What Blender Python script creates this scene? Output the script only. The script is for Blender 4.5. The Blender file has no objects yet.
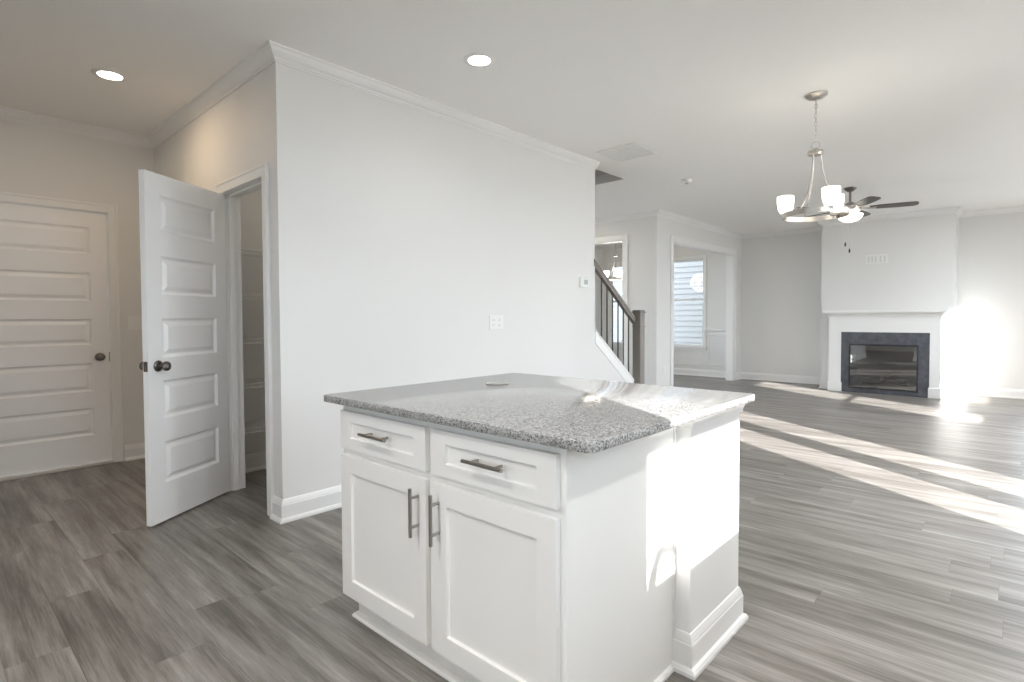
import bpy, bmesh, math, random
from mathutils import Vector, Matrix
R = math.radians
S = bpy.context.scene
COL = S.collection
random.seed(7)

# ------------------------------------------------------------------ camera
F, YAW, PITCH, ROLL, CX, CY = 548.2821, R(42.5345), R(-1.6117), R(-0.2517), 511.72, 333.045
fw = Vector((-math.sin(YAW)*math.cos(PITCH), math.cos(YAW)*math.cos(PITCH), math.sin(PITCH)))
rt = Vector((math.cos(YAW), math.sin(YAW), 0)); up = rt.cross(fw)
rt, up = rt*math.cos(ROLL)+up*math.sin(ROLL), -rt*math.sin(ROLL)+up*math.cos(ROLL)
cd = bpy.data.cameras.new('camera'); cam = bpy.data.objects.new('camera', cd); COL.objects.link(cam)
cam.matrix_world = Matrix(((rt.x, up.x, -fw.x, 0), (rt.y, up.y, -fw.y, 0), (rt.z, up.z, -fw.z, 1.2), (0, 0, 0, 1)))
cd.sensor_width = 36; cd.lens = F/1024*36; cd.shift_x = (512-CX)/1024; cd.shift_y = (CY-341)/1024
cd.clip_start = .05; cd.clip_end = 200
S.camera = cam

# ------------------------------------------------------------------ light
EXPOSURE, SKY, SUN = 0.2, 9.2, 25.0
S.view_settings.view_transform = 'Standard'; S.view_settings.look = 'None'
S.view_settings.gamma = 1; S.view_settings.use_curve_mapping = False
S.view_settings.exposure = EXPOSURE
S.cycles.max_bounces = 14; S.cycles.diffuse_bounces = 8; S.cycles.glossy_bounces = 5
S.cycles.transparent_max_bounces = 12; S.cycles.caustics_reflective = False; S.cycles.caustics_refractive = False
S.cycles.sample_clamp_indirect = 8; S.cycles.use_denoising = True
w = bpy.data.worlds.new('sky'); S.world = w; w.use_nodes = True
bg = w.node_tree.nodes['Background']; bg.inputs[0].default_value = (.76, .88, 1.0, 1); bg.inputs[1].default_value = SKY
TX, TY = .48, .633                      # rise and sideways travel of the sun per metre along X
sl = bpy.data.lights.new('sun', 'SUN'); sl.energy = SUN; sl.angle = R(.53); sl.color = (1, .98, .96)
so = bpy.data.objects.new('sun', sl); COL.objects.link(so)
so.rotation_euler = Vector((-1, TY, -TX)).to_track_quat('-Z', 'Y').to_euler(); so.location = (12, -8, 9)

def area(name, loc, dirv, sx, sy, power, col=(1, 1, 1), portal=False, shape='RECTANGLE', spread=None):
    l = bpy.data.lights.new(name, 'AREA'); l.shape = shape; l.size = sx
    if shape in ('RECTANGLE', 'ELLIPSE'): l.size_y = sy
    l.energy = power; l.color = col
    if spread: l.spread = spread
    if portal: l.cycles.is_portal = True
    o = bpy.data.objects.new(name, l); COL.objects.link(o); o.location = loc
    o.rotation_euler = Vector(dirv).to_track_quat('-Z', 'Z').to_euler()
    return o

# ------------------------------------------------------------------ room numbers
CZ = 2.76
XM, YP, XG, YF, XW, XR, YB = -3.165, 1.446, -5.547, 10.75, -3.88, .95, -2.6
Y3 = 7.38                # wall with the small doorway to the dining room
YE = 4.711               # end of the long white wall
BX0, BX1, BY = -2.365, -.65, 10.17      # chimney breast
GX = 1.0                 # plane of the panes in the window wall
def win(y0, y1, z0, z1): # glass edges seen from the room face -> the same sun rays at the panes
    k = GX-XR
    return y0-k*TY, y1-k*TY, z0+k*TX, z1+k*TX
KW = win(.41, 1.31, 1.186, 2.149); KR = (1.629+.024, 1.681+.024)
LA = win(7.166, 7.885, .571, 2.07); LB = win(8.93, 9.83, .571, 2.07); LR = (1.284+.02, 1.315+.02)
FD1 = win(3.51, 4.05, .15, 2.2); FD2 = win(4.35, 4.89, .15, 2.2)
NW = (.27, .83, .4, 2.34)        # unseen north window, added to brighten the far end
for nm, (a, b, c, d) in (('k', KW), ('la', LA), ('lb', LB), ('fd1', FD1), ('fd2', FD2)):
    area('daylight_portal_'+nm, (XR+.14, (a+b)/2, (c+d)/2), (-1, 0, 0), b-a+.1, d-c+.1, 1, portal=True)

area('daylight_portal_n', ((NW[0]+NW[1])/2, YF+.15, 1.37), (0, -1, 0), NW[1]-NW[0]+.1, 2.04, 1, portal=True)
for xa, xb in ((-5.63, -4.61), (-6.83, -5.93)): area('daylight_portal_d', ((xa+xb)/2, YF+.15, 1.485), (0, -1, 0), xb-xa, 1.81, 1, portal=True)

BW = (-1.8, -.3, .95, 2.25)        # window added behind the camera for fill; added porch keeps sun out
HW, DW3 = (5.45, 6.95, .3, 2.3), (8.1, 9.8, .63, 2.34)     # unseen street-side windows added to light hall and dining room
area('daylight_portal_b', ((BW[0]+BW[1])/2, YB-.14, 1.6), (0, 1, 0), 1.6, 1.4, 1, portal=True)
for p_ in (HW, DW3): area('daylight_portal_s', (-7.12, (p_[0]+p_[1])/2, (p_[2]+p_[3])/2), (1, 0, 0), p_[1]-p_[0]+.1, p_[3]-p_[2]+.1, 1, portal=True)

# ------------------------------------------------------------------ mesh helpers
class MB:
    def __init__(s): s.bm = bmesh.new()
    def face(s, vs):
        try: return s.bm.faces.new(vs)
        except ValueError: return None
    def box(s, x0, x1, y0, y1, z0, z1, bev=0, seg=1):
        x0, x1 = sorted((x0, x1)); y0, y1 = sorted((y0, y1)); z0, z1 = sorted((z0, z1))
        m = bmesh.new()
        v = [m.verts.new(p) for p in ((x0,y0,z0),(x1,y0,z0),(x1,y1,z0),(x0,y1,z0),(x0,y0,z1),(x1,y0,z1),(x1,y1,z1),(x0,y1,z1))]
        for f in ((3,2,1,0),(4,5,6,7),(0,1,5,4),(1,2,6,5),(2,3,7,6),(3,0,4,7)): m.faces.new([v[i] for i in f])
        if bev: bmesh.ops.bevel(m, geom=m.edges[:], offset=bev, segments=seg, affect='EDGES', profile=.5)
        s.take(m); return s
    def take(s, m, mat=None):
        if mat: bmesh.ops.transform(m, matrix=mat, verts=m.verts)
        me = bpy.data.meshes.new('tmp'); m.to_mesh(me); m.free(); s.bm.from_mesh(me); bpy.data.meshes.remove(me)
    def prism(s, pts, axis, a, b, bev=0):
        """polygon PTS (2D in the other two axes, in order x,y,z) pulled along AXIS from a to b"""
        m = bmesh.new()
        def P(p, t):
            q = list(p); q.insert(axis, t); return q
        A = [m.verts.new(P(p, a)) for p in pts]; B = [m.verts.new(P(p, b)) for p in pts]
        m.faces.new(A); m.faces.new(B[::-1])
        n = len(pts)
        for i in range(n): m.faces.new((A[i], A[(i+1) % n], B[(i+1) % n], B[i]))
        bmesh.ops.recalc_face_normals(m, faces=m.faces)
        if bev: bmesh.ops.bevel(m, geom=m.edges[:], offset=bev, segments=2, affect='EDGES', profile=.5)
        s.take(m); return s
    def sweep(s, path, prof, side=1, closed=False):
        """profile (d, z) carried along a plan path with mitred corners; d points to the right of travel"""
        P = [Vector(p) for p in path]; n = len(P); rings = []
        for i in range(n):
            ns = []
            if i > 0 or closed:
                d = (P[i]-P[i-1]).normalized(); ns.append(Vector((d.y, -d.x))*side)
            if i < n-1 or closed:
                d = (P[(i+1) % n]-P[i]).normalized(); ns.append(Vector((d.y, -d.x))*side)
            mv = ns[0] if len(ns) == 1 else (ns[0]+ns[1])/(1+ns[0].dot(ns[1]))
            rings.append([s.bm.verts.new((P[i].x+mv.x*d_, P[i].y+mv.y*d_, z_)) for d_, z_ in prof])
        k = len(prof); fs = []
        for i in range(n if closed else n-1):
            a, b = rings[i], rings[(i+1) % n]
            for j in range(k): fs.append(s.face((a[j], a[(j+1) % k], b[(j+1) % k], b[j])))
        if not closed: fs += [s.face(rings[0]), s.face(rings[-1][::-1])]
        bmesh.ops.recalc_face_normals(s.bm, faces=[f for f in fs if f])
        return s
    def lathe(s, prof, c=(0, 0, 0), n=32, mat=None):
        """profile (r, z) turned about the vertical through C"""
        m = bmesh.new(); rings = []
        for r, z in prof:
            if r < 1e-6: rings.append([m.verts.new((0, 0, z))])
            else: rings.append([m.verts.new((r*math.cos(2*math.pi*i/n), r*math.sin(2*math.pi*i/n), z)) for i in range(n)])
        for a, b in zip(rings, rings[1:]):
            for i in range(n):
                q = (a[i % len(a)], a[(i+1) % len(a)], b[(i+1) % len(b)], b[i % len(b)])
                q = tuple(dict.fromkeys(q))
                if len(q) >= 3:
                    try: m.faces.new(q)
                    except ValueError: pass
        bmesh.ops.recalc_face_normals(m, faces=m.faces)
        s.take(m, mat if mat else Matrix.Translation(c)); return s
    def tube(s, pts, r, n=10, caps=True):
        P = [Vector(p) for p in pts]; rings = []; prev = None
        rr = r if isinstance(r, (list, tuple)) else [r]*len(P)
        for i, p in enumerate(P):
            t = ((P[min(i+1, len(P)-1)]-P[max(i-1, 0)])).normalized()
            if prev is None:
                a = Vector((0, 0, 1)) if abs(t.z) < .9 else Vector((1, 0, 0)); u = t.cross(a).normalized()
            else: u = (prev-t*prev.dot(t)).normalized()
            prev = u; v = t.cross(u)
            rings.append([s.bm.verts.new(p+(u*math.cos(2*math.pi*k/n)+v*math.sin(2*math.pi*k/n))*rr[i]) for k in range(n)])
        for a, b in zip(rings, rings[1:]):
            for k in range(n): s.face((a[k], a[(k+1) % n], b[(k+1) % n], b[k]))
        if caps: s.face(rings[0][::-1]); s.face(rings[-1])
        return s
    def build(s, name, mat, parent=None, smooth=None, at=None):
        me = bpy.data.meshes.new(name); s.bm.to_mesh(me); s.bm.free()
        o = bpy.data.objects.new(name, me); COL.objects.link(o)
        if mat: me.materials.append(mat)
        if smooth:
            me.shade_smooth()
            try: me.set_sharp_from_angle(angle=R(smooth))
            except Exception: pass
        if parent: o.parent = parent
        if at is not None: o.location = at
        return o
def box(*a, **k): return MB().box(*a, **k)
def tag(o, label, cat=None, group=None, kind=None):
    o['label'] = label
    if cat: o['category'] = cat
    if group: o['group'] = group
    if kind: o['kind'] = kind
    return o
def thing(name, label, cat, loc=(0, 0, 0), group=None, rot=0):
    o = bpy.data.objects.new(name, None); COL.objects.link(o); o.location = loc; o.rotation_euler.z = rot
    o.empty_display_size = .05
    return tag(o, label, cat, group)
def struct(o, label=None):
    o['kind'] = 'structure'
    if label: o['label'] = label
    return o
def copy_tree(o, parent=None):
    c = o.copy(); COL.objects.link(c)
    if parent: c.parent = parent
    for ch in list(o.children): copy_tree(ch, c)
    return c
def wall_panels(axis, a, b, u0, u1, z0, z1, holes):
    """wall slab from a to b along AXIS, u0..u1 the other way, with rectangular holes (u0,u1,z0,z1): one mesh of slabs"""
    mb = MB()
    us = sorted({u0, u1, *[h[0] for h in holes], *[h[1] for h in holes]})
    for p, q in zip(us, us[1:]):
        cuts = sorted((h[2], h[3]) for h in holes if h[0] <= p+1e-6 and h[1] >= q-1e-6)
        z = z0
        for c0, c1 in cuts+[(z1, z1)]:
            if c0 > z+1e-6:
                if axis == 0: mb.box(a, b, p, q, z, c0)
                else: mb.box(p, q, a, b, z, c0)
            z = max(z, c1)
    bmesh.ops.remove_doubles(mb.bm, verts=mb.bm.verts, dist=1e-5)
    # drop the inner faces shared by two slabs
    mb.bm.verts.index_update(); seen = {}
    for f in mb.bm.faces: seen.setdefault(frozenset(v.index for v in f.verts), []).append(f)
    dead = [f for fs in seen.values() if len(fs) > 1 for f in fs]
    if dead: bmesh.ops.delete(mb.bm, geom=dead, context='FACES_ONLY')
    return mb

# ------------------------------------------------------------------ materials
def M(name, col, rough=.5, metal=0, spec=.5, emit=None, es=0, coat=0):
    m = bpy.data.materials.new(name); m.use_nodes = True; b = m.node_tree.nodes['Principled BSDF']
    b.inputs['Base Color'].default_value = (*col, 1); b.inputs['Roughness'].default_value = rough
    b.inputs['Metallic'].default_value = metal; b.inputs['Specular IOR Level'].default_value = spec
    if coat: b.inputs['Coat Weight'].default_value = coat; b.inputs['Coat Roughness'].default_value = .08
    if emit: b.inputs['Emission Color'].default_value = (*emit, 1); b.inputs['Emission Strength'].default_value = es
    return m
class NT:
    def __init__(s, m): s.nt = m.node_tree; s.b = s.nt.nodes['Principled BSDF']
    def n(s, t, **kw):
        x = s.nt.nodes.new(t)
        for k, v in kw.items(): setattr(x, k, v)
        return x
    def l(s, a, b): s.nt.links.new(a, b)
    def math(s, op, a, b=None):
        x = s.n('ShaderNodeMath', operation=op)
        for i, v in enumerate((a, b)):
            if v is None: continue
            if isinstance(v, (int, float)): x.inputs[i].default_value = v
            else: s.l(v, x.inputs[i])
        return x.outputs[0]
    def comb(s, x, y, z=0):
        c = s.n('ShaderNodeCombineXYZ')
        for i, v in enumerate((x, y, z)):
            if isinstance(v, (int, float)): c.inputs[i].default_value = v
            else: s.l(v, c.inputs[i])
        return c.outputs[0]
    def ramp(s, fac, stops):
        r = s.n('ShaderNodeValToRGB'); e = r.color_ramp.elements
        while len(e) < len(stops): e.new(.5)
        for el, (p, c) in zip(e, stops): el.position = p; el.color = (*c, 1) if len(c) == 3 else c
        s.l(fac, r.inputs[0]); return r.outputs[0]
    def mix(s, fac, a, b, mode='MIX'):
        x = s.n('ShaderNodeMix', data_type='RGBA', blend_type=mode)
        for sock, v in ((x.inputs[0], fac), (x.inputs[6], a), (x.inputs[7], b)):
            if isinstance(v, (int, float)): sock.default_value = v
            elif isinstance(v, tuple): sock.default_value = (*v, 1)
            else: s.l(v, sock)
        return x.outputs[2]
    def noise(s, vec, scale, detail=2, rough=.5):
        x = s.n('ShaderNodeTexNoise'); x.inputs['Scale'].default_value = scale; x.inputs['Detail'].default_value = detail
        x.inputs['Roughness'].default_value = rough; s.l(vec, x.inputs['Vector']); return x.outputs['Fac']
    def bump(s, h, strength, dist):
        b = s.n('ShaderNodeBump'); b.inputs['Strength'].default_value = strength; b.inputs['Distance'].default_value = dist
        s.l(h, b.inputs['Height']); s.l(b.outputs[0], s.b.inputs['Normal'])
def paint(name, col, rough=.6, bump=.12, scale=260):
    m = M(name, col, rough, spec=.35); t = NT(m); co = t.n('ShaderNodeTexCoord').outputs['Object']
    h = t.noise(co, scale, 3); t.bump(h, bump, .002)
    f = t.noise(co, 1.3, 2)
    t.l(t.mix(t.math('MULTIPLY', f, .05), col, tuple(c*.9 for c in col)), t.b.inputs['Base Color'])
    return m
WALL = paint('wall_paint', (.75, .743, .725))
CEIL = paint('ceiling_paint', (.90, .89, .87), .75, .35, 120)
TRIM = M('trim_white', (.82, .815, .80), .38)
DOORW = M('door_white', (.90, .895, .89), .4)
CABW = M('cabinet_white', (.80, .79, .765), .36)
NICK = M('brushed_nickel', (.50, .475, .44), .34, 1)
PEWT = M('pewter', (.20, .18, .165), .28, 1)
STEEL = M('pull_steel', (.40, .385, .36), .3, 1)
IRON = M('black_iron', (.03, .03, .032), .45)
PLAST = M('white_plastic', (.80, .80, .78), .4)
GREYP = M('grey_screen', (.33, .35, .34), .3)
WIRE = M('white_wire', (.80, .80, .78), .4)
DARK = M('dark_gap', (.015, .013, .012), .8)
CHARC = M('charcoal_metal', (.04, .042, .046), .4, .6)
SHADE = M('lit_glass', (.9, .88, .83), .35, emit=(1, .92, .80), es=4)
LENS = M('lit_lens', (.9, .9, .88), .4, emit=(1, .93, .8), es=14)
STAIN = M('grey_stain', (.21, .185, .165), .35)
BLADE = M('dark_blade', (.055, .042, .036), .45)
LOGM = M('ceramic_log', (.10, .075, .055), .9)
EMBER = M('ember', (.45, .25, .18), .8)
GRAVEL = M('grey_gravel', (.42, .42, .41), .9)
FIREB = M('firebox_black', (.035, .035, .037), .6)
SIDE = M('white_siding', (.215, .21, .205), .6)
GRND = M('pale_ground', (.34, .33, .31), .95)
VINYL = M('window_vinyl', (.82, .82, .81), .4)

def glass(name, tint=(1, 1, 1), ior=1.45, k=1.0):
    m = bpy.data.materials.new(name); m.use_nodes = True; nt = m.node_tree; nt.nodes.clear()
    o = nt.nodes.new('ShaderNodeOutputMaterial'); mx = nt.nodes.new('ShaderNodeMixShader'); tr = nt.nodes.new('ShaderNodeBsdfTransparent')
    gl = nt.nodes.new('ShaderNodeBsdfGlossy'); fr = nt.nodes.new('ShaderNodeFresnel'); fr.inputs[0].default_value = ior
    gl.inputs['Roughness'].default_value = .0; tr.inputs[0].default_value = (*tint, 1)
    mm = nt.nodes.new('ShaderNodeMath'); mm.operation = 'MULTIPLY'; mm.inputs[1].default_value = k
    nt.links.new(fr.outputs[0], mm.inputs[0]); nt.links.new(mm.outputs[0], mx.inputs[0])
    nt.links.new(tr.outputs[0], mx.inputs[1]); nt.links.new(gl.outputs[0], mx.inputs[2]); nt.links.new(mx.outputs[0], o.inputs[0])
    return m
PANE = glass('window_glass')
FGLASS = glass('fireplace_glass', (.75, .76, .78), 2.6)

# grey plank floor: boards run along X, 18 cm wide
FLOOR = M('grey_planks', (.2, .2, .2), .38, spec=.5); t = NT(FLOOR)
sp = t.n('ShaderNodeSeparateXYZ'); t.l(t.n('ShaderNodeTexCoord').outputs['Object'], sp.inputs[0]); X_, Y_ = sp.outputs[0], sp.outputs[1]
row = t.math('FLOOR', t.math('DIVIDE', Y_, .18)); wn = t.n('ShaderNodeTexWhiteNoise', noise_dimensions='1D'); t.l(row, wn.inputs['W'])
xs = t.math('ADD', t.math('DIVIDE', X_, 1.22), t.math('MULTIPLY', wn.outputs[0], 7.3)); colm = t.math('FLOOR', xs)
wn2 = t.n('ShaderNodeTexWhiteNoise', noise_dimensions='2D'); t.l(t.comb(row, colm), wn2.inputs['Vector']); pid = wn2.outputs[0]
shift = t.math('MULTIPLY', pid, 37.0)
g1 = t.noise(t.comb(t.math('ADD', t.math('MULTIPLY', X_, .62), shift), t.math('MULTIPLY', Y_, 8), shift), 1.7, 5, .66)     # broad cathedral bands
g2 = t.noise(t.comb(t.math('ADD', t.math('MULTIPLY', X_, 1.6), shift), t.math('MULTIPLY', Y_, 60), shift), 2.2, 4, .6)       # fine streaks
g3 = t.noise(t.comb(t.math('MULTIPLY', X_, 12), t.math('MULTIPLY', Y_, 240)), 1.0, 2, .5)
gm = t.math('ADD', t.math('ADD', t.math('MULTIPLY', g1, .70), t.math('MULTIPLY', g2, .20)), t.math('MULTIPLY', g3, .10))
gm = t.math('ADD', gm, t.math('MULTIPLY', t.math('SUBTRACT', pid, .5), .05))
c = t.ramp(gm, [(.30, (.060, .053, .047)), (.42, (.130, .117, .104)), (.54, (.235, .218, .200)), (.70, (.41, .388, .362))])
fy = t.math('FRACT', t.math('DIVIDE', Y_, .18)); fx = t.math('FRACT', xs)
gap = t.math('MAXIMUM', t.math('LESS_THAN', fy, .012), t.math('LESS_THAN', fx, .0014))
t.l(t.mix(t.math('MULTIPLY', gap, .4), c, (.03, .027, .025)), t.b.inputs['Base Color'])
t.l(t.math('ADD', .30, t.math('MULTIPLY', g2, .16)), t.b.inputs['Roughness'])
t.bump(t.math('SUBTRACT', t.math('MULTIPLY', g2, .4), gap), .25, .0012)

# speckled grey granite
GRAN = M('speckled_granite', (.3, .3, .3), .12, spec=.85); t = NT(GRAN); co = t.n('ShaderNodeTexCoord').outputs['Object']
v1 = t.n('ShaderNodeTexVoronoi', feature='F1'); v1.inputs['Scale'].default_value = 230; t.l(co, v1.inputs['Vector'])
v2 = t.n('ShaderNodeTexVoronoi', feature='F1'); v2.inputs['Scale'].default_value = 420; t.l(co, v2.inputs['Vector'])
sv = t.n('ShaderNodeSeparateColor'); t.l(v1.outputs['Color'], sv.inputs[0]); sw = t.n('ShaderNodeSeparateColor'); t.l(v2.outputs['Color'], sw.inputs[0])
c1 = t.ramp(sv.outputs[0], [(.0, (.012, .012, .013)), (.24, (.03, .03, .032)), (.33, (.24, .24, .238)), (.60, (.38, .375, .365)), (.82, (.56, .555, .54))])
c2 = t.ramp(sw.outputs[1], [(.0, (.07, .07, .07)), (.3, (.22, .22, .22)), (.55, (.46, .455, .445)), (.85, (.70, .695, .68))])
t.l(t.mix(1.0, t.mix(.42, c1, c2), (.78, .78, .78), 'MULTIPLY'), t.b.inputs['Base Color'])

# honed black slate
SLATE = M('dark_slate', (.06, .063, .07), .16); t = NT(SLATE); co = t.n('ShaderNodeTexCoord').outputs['Object']
t.l(t.ramp(t.noise(co, 9, 5, .6), [(.3, (.06, .064, .075)), (.7, (.115, .12, .138))]), t.b.inputs['Base Color'])

# ------------------------------------------------------------------ shell
struct(box(-7.1, XR+.12, YB-.12, YF+.12, -.12, 0).build('floor', FLOOR), 'grey wood plank floor with streaks of sunlight')
struct(box(-40, 40, -40, 40, -.32, -.3).build('ground', GRND), 'pale ground outside the house')
SX0, SX1, SY0, SY1 = -4.3, -3.28, 1.7, 5.475        # stairwell opening
mb = MB()
mb.box(-7.1, SX0, YB-.12, YF+.12, CZ, CZ+.1); mb.box(SX1, XR+.12, YB-.12, YF+.12, CZ, CZ+.1)
mb.box(SX0, SX1, YB-.12, SY0, CZ, CZ+.1); mb.box(SX0, SX1, SY1, YF+.12, CZ, CZ+.1)
struct(mb.build('ceiling', CEIL), 'white ceiling')
# wall with the garage door
GD0, GD1 = .185, 1.095
struct(wall_panels(0, XG-.14, XG, YB, YP+.12, 0, CZ, [(GD0-.012, GD1+.012, 0, 2.082)]).build('wall_left', WALL), 'warm grey wall holding the shut five-panel door')
PX0, PX1, PH = -4.01, -3.348, 2.054
struct(wall_panels(1, YP, YP+.12, XG, XM-.12, 0, CZ, [(PX0-.012, PX1+.012, 0, PH+.012)]).build('wall_pantry', WALL), 'wall with the open pantry doorway')
zs = lambda y: .779-.75*(y-5.067)        # top of the sloping stair wall
mb = MB(); mb.prism([(YP, 0), (5.50, 0), (5.50, zs(5.50)), (YE, zs(YE)), (YE, CZ), (YP, CZ)], 0, XM-.12, XM)
struct(mb.build('wall_centre', WALL), 'long white wall ending beside the stairs')
mb = MB()
mb.box(-4.54, -4.42, YP+.12, 3.0, 0, CZ); mb.box(-4.42, XM-.12, 2.88, 3.0, 0, CZ)
struct(mb.build('wall_closet', WALL), 'pantry walls behind the open door')
struct(box(-4.42, -4.3, 3.0, 5.6, 0, CZ).build('wall_stair', WALL), 'wall on the far side of the stairs')
struct(wall_panels(1, Y3, Y3+.12, -7.0, XW, 0, CZ, [(-5.4, -4.45, 0, 2.38)]).build('wall_hall', WALL), 'white hall wall with the small doorway')
DO0, DO1, DOH = 7.90, 10.357, 2.355
struct(wall_panels(0, XW-.13, XW, Y3+.12, YF, 0, CZ, [(DO0, DO1, 0, DOH)]).build('wall_dining', WALL), 'white wall with the wide opening to the dining room')
DW1 = (-5.58, -4.66, .63, 2.34); DW2 = (-7.0+.22, -5.98, .63, 2.34)
struct(wall_panels(1, YF, YF+.14, -7.1, XR+.12, 0, CZ, [(a-.05, b+.05, c-.05, d+.05) for a, b, c, d in (DW1, DW2, NW)]).build('wall_far', WALL), 'white far wall behind the fireplace')
struct(wall_panels(0, -7.1, -7.0, 5.0, YF, 0, CZ, [(a-.06, b+.06, c-.06, d+.06) for a, b, c, d in (HW, DW3)]).build('wall_front', WALL), 'wall beyond the hall and dining room')
struct(box(-7.1, -4.42, 5.0, 5.1, 0, CZ).build('wall_foyer', WALL), 'hall wall hidden behind the stairs')
mg = .06
holes = [(a-mg, b+mg, c-mg, d+mg) for a, b, c, d in (KW, LA, LB)]+[(FD1[0]-.2, FD2[1]+.2, 0, 2.36)]
struct(wall_panels(0, XR, XR+.12, YB, YF, 0, CZ, holes).build('wall_right', WALL), 'window wall beside the camera')
struct(wall_panels(1, YB-.12, YB, XG-.14, XR+.12, 0, CZ, [(BW[0]-.06, BW[1]+.06, BW[2]-.06, BW[3]+.06)]).build('wall_back', WALL), 'wall behind the camera')
mb = MB()
FX0, FX1, FZ = -1.99, -.985, .80
mb.box(BX0, FX0, BY, YF, 0, CZ); mb.box(FX1, BX1, BY, YF, 0, CZ); mb.box(FX0, FX1, BY, YF, FZ, CZ)
struct(mb.build('wall_chimney', WALL), 'white chimney breast above the fireplace')
# stairwell shaft above and the upper storey that shades the neighbour
mb = MB()
mb.box(SX0-.1, SX0, SY0, SY1+.1, CZ+.1, 5.3); mb.box(SX1, SX1+.1, SY0, SY1+.1, CZ+.1, 5.3); mb.box(SX0, SX1, SY1, SY1+.1, CZ+.1, 5.3)
mb.box(SX0, SX1, SY0-.1, SY0, CZ+.1, 5.3); mb.box(SX0, SX1, SY0, SY1, 5.2, 5.3)
struct(mb.build('wall_stairwell', WALL), 'upper stairwell seen through the ceiling opening')
mb = MB(); mb.box(-7.1, XR+.12, YF, YF+.14, CZ+.1, 5.6); mb.box(XR, XR+.12, YB, YF, CZ+.1, 5.6)
struct(mb.build('wall_upper', SIDE), 'outside of the upper storey')

# crown moulding
CR = [(0, 0), (.085, 0), (.085, -.012), (.074, -.018), (.062, -.036), (.042, -.056), (.026, -.066), (.02, -.072), (.02, -.080), (.011, -.084), (.011, -.092), (0, -.092)]
CR = [(d*.76, CZ+z*.86) for d, z in CR]
struct(MB().sweep([(XG, YB), (XG, YP), (XM, YP), (XM, YE-.01)], CR).build('trim_1', TRIM), 'white crown moulding round the hall corner and long wall')
struct(MB().sweep([(-7.0, Y3), (XW, Y3), (XW, YF), (BX0, YF), (BX0, BY), (BX1, BY), (BX1, YF), (XR, YF), (XR, YB), (XG, YB)], CR).build('trim_2', TRIM), 'white crown moulding round the living room')
# baseboards with shoe moulding
BB = [(0, 0), (.030, 0), (.030, .012), (.024, .022), (.015, .026), (.015, .098), (.012, .104), (.012, .108), (.008, .122), (.004, .132), (0, .134)]
def base(name, label, *paths):
    mb = MB()
    for p in paths: mb.sweep(p, BB)
    return struct(mb.build(name, TRIM), label)
base('baseboard_left', 'white baseboard beside the shut door', [(XG, YB), (XG, GD0-.09)], [(XG, GD1+.085), (XG, YP), (PX0-.075, YP)])
base('baseboard_centre', 'white baseboard round the corner of the long wall', [(PX1+.07, YP), (XM, YP), (XM, 5.50)])
base('baseboard_hall', 'white baseboard of the hall wall', [(-7, Y3), (-5.49, Y3)], [(-4.36, Y3), (XW, Y3), (XW, DO0-.09)])
base('baseboard_far', 'white baseboard of the far wall', [(XW, DO1+.09), (XW, YF), (BX0, YF), (BX0, BY)], [(BX1, BY), (BX1, YF), (XR, YF), (XR, 5.2)])
base('baseboard_dining', 'white baseboard under the dining room window', [(-7.0, YF), (XW-.13, YF), (XW-.13, DO1+.09)])
base('baseboard_pantry', 'white baseboard inside the pantry', [(-4.42, YP+.12), (-4.42, 2.88), (XM-.12, 2.88)])

# casings: three flat boards with a raised outer band
def casing_x(mb, x, s, y0, y1, h, wd=.075, t_=.016):   # on a wall facing +-X
    for a, b in ((y0-wd, y0), (y1, y1+wd)): mb.box(x, x+s*t_, a, b, 0, h+wd, bev=.003)
    mb.box(x, x+s*t_, y0, y1, h, h+wd, bev=.003)
    for a, b in ((y0-wd-.001, y0-wd+.018), (y1+wd-.018, y1+wd+.001)): mb.box(x, x+s*(t_+.006), a, b, 0, h+wd+.001, bev=.003)
    mb.box(x, x+s*(t_+.005), y0-wd+.017, y1+wd-.017, h+wd-.018, h+wd+.0005, bev=.003)
def casing_y(mb, y, s, x0, x1, h, wd=.075, t_=.016):
    for a, b in ((x0-wd, x0), (x1, x1+wd)): mb.box(a, b, y, y+s*t_, 0, h+wd, bev=.003)
    mb.box(x0, x1, y, y+s*t_, h, h+wd, bev=.003)
    for a, b in ((x0-wd-.001, x0-wd+.018), (x1+wd-.018, x1+wd+.001)): mb.box(a, b, y, y+s*(t_+.006), 0, h+wd+.001, bev=.003)
    mb.box(x0-wd+.017, x1+wd-.017, y, y+s*(t_+.005), h+wd-.018, h+wd+.0005, bev=.003)
mb = MB(); casing_x(mb, XG, 1, GD0-.008, GD1+.008, 2.078, .068)
for a, b in ((GD0-.012, GD0-.003), (GD1+.003, GD1+.012)): mb.box(XG-.14, XG, a, b, 0, 2.082)
mb.box(XG-.14, XG, GD0-.012, GD1+.012, 2.073, 2.082)
struct(mb.build('trim_3', TRIM), 'casing round the shut five-panel door')
mb = MB(); casing_y(mb, YP, -1, PX0, PX1, PH, .072)
mb.box(PX0-.012, PX0, YP, YP+.12, 0, PH); mb.box(PX1, PX1+.012, YP, YP+.12, 0, PH); mb.box(PX0-.012, PX1+.012, YP, YP+.12, PH, PH+.012)
mb.box(PX0, PX0+.011, YP+.04, YP+.075, 0, PH); mb.box(PX1-.011, PX1, YP+.04, YP+.075, 0, PH); mb.box(PX0, PX1, YP+.04, YP+.075, PH-.011, PH)
struct(mb.build('trim_4', TRIM), 'casing and jamb of the pantry doorway')
mb = MB(); casing_y(mb, Y3, -1, -5.4, -4.45, 2.38, .09)
for a, b in ((-5.4, -5.39), (-4.46, -4.45)): mb.box(a, b, Y3, Y3+.12, 0, 2.38)
mb.box(-5.4, -4.45, Y3, Y3+.12, 2.37, 2.38)
struct(mb.build('trim_5', TRIM), 'casing of the small doorway beyond the stairs')
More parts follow.
